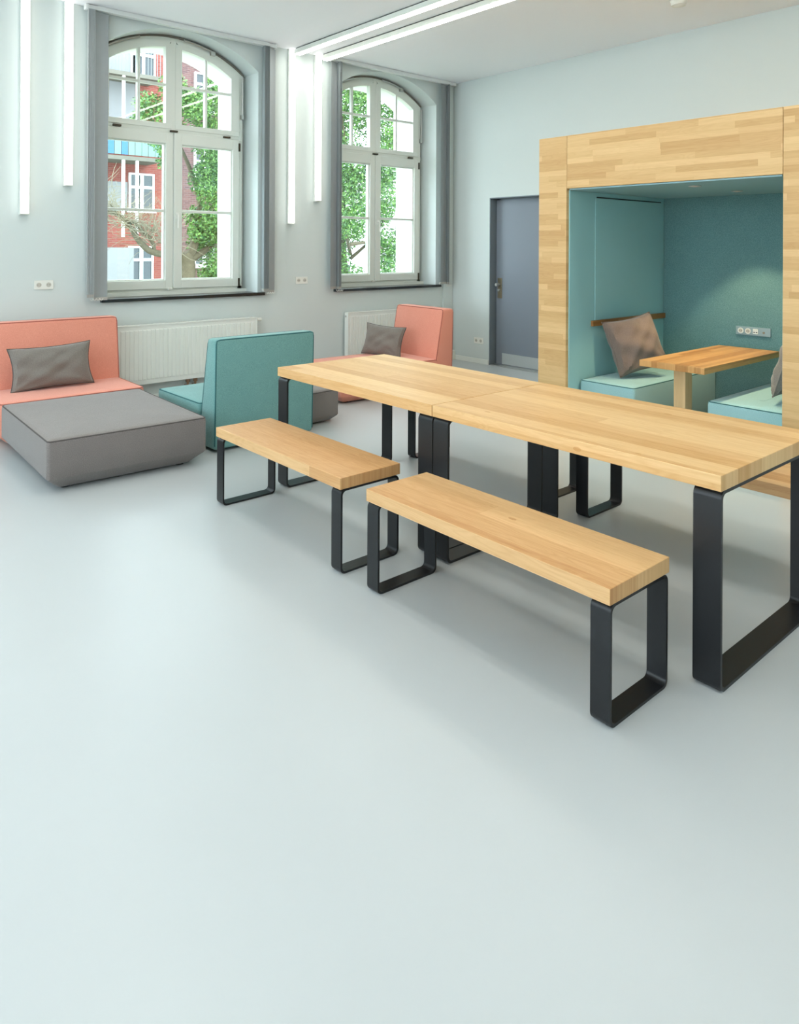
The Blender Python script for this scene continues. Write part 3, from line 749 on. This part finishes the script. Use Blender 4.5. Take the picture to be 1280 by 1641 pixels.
# downlights
for (x, y, lb) in ((5.02, 2.53, 'recessed round downlight in the booth ceiling nearer the front'), (5.70, 2.53, 'recessed round downlight in the booth ceiling nearer the back wall')):
    r = thing('downlight', lb, 'lamp', (x, y, OT-.012), group='booth downlights')
    bm = B(); n = 28
    tube(bm, [(.040*math.cos(2*PI*k/n), .040*math.sin(2*PI*k/n), -.002) for k in range(n)], .005, 6, closed=True); obj('trim_ring', bm, M_steel, r, smooth=True)
    bm = B(); disc(bm, (0, 0, -.003), (0, 0, 1), .034, .003, 24); obj('lens', bm, M_spot, r)
    ld = bpy.data.lights.new('spot', 'SPOT'); ld.energy = 36; ld.spot_size = math.radians(80); ld.spot_blend = .35; ld.color = (1, .82, .5); ld.shadow_soft_size = .02
    lo = bpy.data.objects.new('lamp_light', ld); C.objects.link(lo); lo.parent = r; lo.location = (0, 0, -.012)
pillow('cushion', 'brown square cushion slumped in the left corner of the booth', .465, .455, .25, (5.27, 3.15, .745), (math.radians(-20), math.radians(-9), math.radians(-22)), M_brown, M_brown, 5, wr=.02)
pillow('cushion', 'taupe cushion on the right booth seat, mostly hidden by the oak side panel', .42, .42, .14, (5.25, 1.96, .718), (math.radians(14), math.radians(6), math.radians(6)), M_pil, M_pil, 12, wr=.02)

# ------------------------------------------------------------------ outside
tag(obj('courtyard', bx(-30, YB+WT+.2, -3.7, 60, 60, -3.5), M_ground), 'ground of the courtyard below the windows', 'ground')['kind'] = 'structure'
FY = 30
bl = thing('brick_building', 'red brick apartment house with white windows across the courtyard', 'building', (12, FY, -3.5))
def FB(name, mat, x0, y0, z0, x1, y1, z1, parent=None, label=None):
    return obj(name, bx(x0-12, y0-FY, z0+3.5, x1-12, y1-FY, z1+3.5), mat, parent or bl, label=label)
FB('wall', M_redbrick, 8.0, FY, -3.5, 13.3, FY+8, 12, label='bright red brick front')
FB('wall', M_purbrick, 13.3, FY-.15, -3.5, 19.0, FY+8, 11.2, label='darker purple brick front')
FB('wall', M_plaster, 8.0, FY-.06, 2.9, 11.15, FY, 4.1, label='pale plastered band')
FB('wall', M_plaster, 8.0, FY-1.3, -3.5, 10.95, FY-1.1, 1.4, label='pale porch wall')
FB('wall', M_plaster, 9.6, FY-.05, 6.2, 11.45, FY, 12, label='pale plastered bay beside the upper balcony')
FB('eaves', M_outwhite, 13.1, FY-.6, 11.2, 19.3, FY+1, 11.5)
def fwin(x0, x1, z0, z1, y=FY, mid=.62, arch_=0.0):
    W_, H_ = x1-x0, z1-z0
    bm = B(); f = .08
    for a in ((0, 0, f, H_), (W_-f, 0, W_, H_), (0, 0, W_, f), (0, H_-f, W_, H_), (W_/2-.07, 0, W_/2+.07, H_), (0, H_*mid-.06, W_, H_*mid+.06)):
        k = .004*len(bm.verts)/8; box(bm, a[0]+k*.2, -.10-k, a[1]+k*.2, a[2]-k*.2, 0.0, a[3]-k*.2)
    box(bm, -.06, -.16, -.10, W_+.06, 0, 0)
    o = obj('window', bm, M_outwhite, bl, loc=(x0-12, y-FY, z0+3.5))
    obj('pane', bx(.02, -.05, .02, W_-.02, -.005, H_-.02), M_dpane, o)
for a in ((11.2, 12.27, 2.95, 4.5), (11.2, 12.25, -.03, 1.45), (11.25, 12.3, 8.4, 10.1), (9.0, 10.1, 8.4, 10.1), (9.1, 10.1, -.03, 1.45)): fwin(*a)
for x in (14.0, 16.2):
    for z in (.6, 4.0, 7.4): fwin(x, x+.95, z, z+1.7, y=FY-.15, mid=.7)
for zf, boards in ((5.02, M_boards), (8.35, None)):
    FB('balcony_slab', M_conc, 8.2, FY-1.4, zf-.16, 12.0, FY, zf+.0)
    for x in (8.3, 10.45, 11.0): FB('balcony_post', M_outwhite, x, FY-1.38, zf-3.2 if zf < 6 else zf-3.2, x+.10, FY-1.28, zf-.16)
    if boards:
        for k in range(14):
            x = 8.25+k*.27; FB('balcony_board', M_blueb if k in (6, 8) else M_boards, x, FY-1.40, zf+.05, x+.245, FY-1.36, zf+1.0)
    else:
        bm = B()
        for k in range(30): x = 8.25+k*.128; box(bm, x-12, -1.39, zf+3.5, x+.02-12, -1.37, zf+4.5)
        box(bm, 8.22-12, -1.41, zf+4.48, 12.0-12, -1.35, zf+4.53); obj('balcony_railing', bm, M_dframe, bl)
wh = thing('pale_building', 'pale rendered house glimpsed behind the tree in the right window', 'building', (26, 36, -3.5))
obj('wall', bx(-5.5, 0, 0, 10, 8, 9.5), M_outwhite, wh)
for x in (-4.4, -2.2, 0.2):
    for z in (2.2, 5.6): 
        o = obj('window', bx(x, -.08, z, x+1.1, 0, z+1.7), M_outwhite, wh); obj('pane', bx(x+.1, -.1, z+.1, x+1, -.081, z+1.6), M_dpane, o)

def branch_tree(root, paths, name='branch', mat=None, n=8):
    for pts, rs in paths: obj(name, tube(B(), pts, rs, n), mat or M_bark, root, smooth=True)
def smooth_path(pts, k=4):
    pts = [Vector(p) for p in pts]; out = []
    for i in range(len(pts)-1):
        p0, p1, p2, p3 = pts[max(i-1, 0)], pts[i], pts[i+1], pts[min(i+2, len(pts)-1)]
        for j in range(k):
            t = j/k; out.append(.5*((2*p1)+(-p0+p2)*t+(2*p0-5*p1+4*p2-p3)*t*t+(-p0+3*p1-3*p2+p3)*t**3))
    out.append(pts[-1]); return out
def radii(n, a, b): return [a+(b-a)*i/(n-1) for i in range(n)]
def foliage(clusters, nleaf, size, seed):
    rnd = random.Random(seed); bm = B(); tot = sum(c[3]**2 for c in clusters)
    for (cx, cy, cz, R) in clusters:
        for _ in range(int(nleaf*R*R/tot)):
            d = Vector((rnd.gauss(0, 1), rnd.gauss(0, 1), rnd.gauss(0, 1))).normalized()*R*rnd.random()**.45
            c = Vector((cx, cy, cz))+d
            a = Vector((rnd.gauss(0, 1), rnd.gauss(0, 1), rnd.gauss(0, .8))).normalized(); b = a.orthogonal().normalized()
            b.rotate(Matrix.Rotation(rnd.uniform(0, 6.28), 3, a)); s = size*rnd.uniform(.6, 1.3); nrm = a.cross(b)
            p = [c-a*s, c+b*s*.5+nrm*s*.12, c+a*s, c-b*s*.5+nrm*s*.12]
            v = [bm.verts.new(x) for x in p]; bm.faces.new((v[0], v[1], v[2])); bm.faces.new((v[0], v[2], v[3]))
    return bm
# tree left: trunk with bare limb reaching left and a leafy right side
ta = thing('courtyard_tree', 'tree with a bare crooked limb and leafy side seen through the left window', 'tree', (6.4, 14, -3.5))
T0 = Vector((6.4, 14, -3.5))
def rel(P, o=T0): return [Vector(p)-o for p in P]
p = smooth_path(rel([(6.45, 14, -3.5), (6.4, 14, -1.5), (6.42, 14, .3), (6.47, 14, 1.1), (6.35, 14, 1.33)]))
obj('trunk', tube(B(), p, radii(len(p), .17, .13), 12), M_bark, ta, smooth=True)
p = smooth_path(rel([(6.40, 14, 1.28), (6.15, 14, 1.26), (5.938, 14, 1.327), (5.657, 14, 1.402), (5.433, 14, 1.609), (5.26, 14, 1.886), (5.043, 14, 2.085), (4.6, 14, 2.25), (4.1, 13.9, 2.6)]))
obj('limb', tube(B(), p, radii(len(p), .085, .03), 10), M_bark, ta, smooth=True)
p = smooth_path(rel([(5.75, 14, 1.37), (5.69, 13.95, 1.575), (5.506, 13.9, 1.769), (5.345, 13.9, 1.912), (5.103, 13.9, 2.003), (4.8, 13.8, 2.3)]))
obj('limb', tube(B(), p, radii(len(p), .045, .012), 8), M_bark, ta, smooth=True)
p = smooth_path(rel([(6.42, 14, 1.1), (6.7, 14.2, 1.6), (6.9, 14.4, 2.4), (6.7, 14.6, 3.3), (6.3, 14.8, 4.2)]))
obj('limb', tube(B(), p, radii(len(p), .11, .02), 8), M_bark, ta, smooth=True)
p = smooth_path(rel([(6.5, 14, 1.2), (7.2, 14.3, 1.6), (7.9, 14.5, 2.4), (8.1, 14.6, 3.6)]))
obj('limb', tube(B(), p, radii(len(p), .08, .02), 8), M_bark, ta, smooth=True)
rnd = random.Random(4); bm = B()
for _ in range(260):
    t = rnd.random(); x = 6.2-1.6*t; z = 1.35+.85*t+rnd.uniform(-.1, .25); a = rnd.uniform(.2, 2.9); L = rnd.uniform(.25, 1.0)
    P = [Vector((x, 14+rnd.uniform(-.3, .3), z))]; d = Vector((math.cos(a), rnd.uniform(-.4, .4), math.sin(a)*.8-.1))
    for k in range(6): d = (d+Vector((rnd.gauss(0, .28), rnd.gauss(0, .2), rnd.gauss(0, .28)))).normalized(); P.append(P[-1]+d*L/6)
    tube(bm, [q_-T0 for q_ in P], radii(7, .007, .003), 4)
obj('twigs', bm, M_twig, ta, kind='stuff')
ca = []
rnd = random.Random(9)
for (x, z, R) in ((6.95, 3.7, .45), (7.05, 3.1, .42), (6.85, 2.6, .34), (6.8, 2.1, .28), (7.0, 2.2, .4), (6.72, 1.8, .25), (7.0, 1.55, .38), (7.15, 1.15, .38), (7.05, .95, .33), (6.9, 4.3, .5), (6.4, 4.35, .35), (5.95, 3.55, .28), (5.75, 3.75, .25), (6.0, 3.2, .22), (5.7, 4.3, .32), (6.0, 4.65, .3), (7.1, 4.8, .4), (5.85, 4.0, .25), (7.3, 1.9, .4), (7.3, 3.3, .4), (7.2, .7, .4), (7.0, 2.9, .4), (6.2, 4.5, .3), (5.6, 3.95, .25), (6.1, 3.75, .22), (7.0, 1.9, .35)):
    ca.append((x-T0.x, rnd.uniform(-.4, .5), z-T0.z, R))
obj('foliage', foliage(ca, 24000, .038, 5), M_leaf, ta, kind='stuff')
T1 = Vector((11.2, 14.5, -3.5))
tb_ = thing('courtyard_tree', 'dense green leafy tree filling the right window', 'tree', T1)
p = smooth_path(rel([(11.2, 14.5, -3.5), (11.1, 14.5, -1), (11.0, 14.8, 1.2), (11.2, 15.1, 2.6), (11.1, 15.1, 4.2), (11.3, 15.0, 5.6)], T1))
obj('trunk', tube(B(), p, radii(len(p), .13, .04), 10), M_bark, tb_, smooth=True)
for P in (((11.0, 14.5, 1.3), (10.6, 14.2, 2.0), (10.3, 14, 3.2)), ((11.0, 14.5, 1.2), (11.6, 14.4, 1.7), (12.0, 14.2, 2.4)), ((11.1, 14.4, 2.5), (11.7, 14.3, 3.2), (12.0, 14.2, 4.2)), ((11.1, 14.4, 3.2), (10.6, 14.2, 4.0), (10.4, 14.1, 5.0)), ((10.3, 13.6, 1.55), (10.9, 13.6, 1.6), (11.4, 13.7, 1.45))):
    p = smooth_path(rel(P, T1)); obj('limb', tube(B(), p, radii(len(p), .05, .014), 8), M_bark, tb_, smooth=True)
cb_ = []; rnd = random.Random(21)
for (x, z, R) in ((10.6, 5.2, .6), (10.7, 4.4, .6), (10.6, 3.6, .6), (10.8, 2.8, .55), (10.6, 2.2, .5), (11.0, 1.9, .42), (10.6, 1.2, .38), (10.9, .7, .35), (11.4, 4.9, .55), (12.0, 4.9, .45), (11.5, 4.1, .5), (11.6, 3.4, .5), (12.0, 3.3, .4), (11.5, 2.6, .45), (11.9, 2.3, .4), (11.6, 1.6, .4), (11.9, 1.3, .4), (11.5, .9, .35), (10.3, 2.9, .5), (10.2, 4.8, .5), (11.1, 3.3, .5), (11.1, 5.7, .6), (12.2, 1.9, .3), (12.1, 4.2, .35)):
    cb_.append((x-T1.x, rnd.uniform(-.8, .3), z-T1.z, R*1.12))
obj('foliage', foliage(cb_, 36000, .040, 6), M_leaf, tb_, kind='stuff')
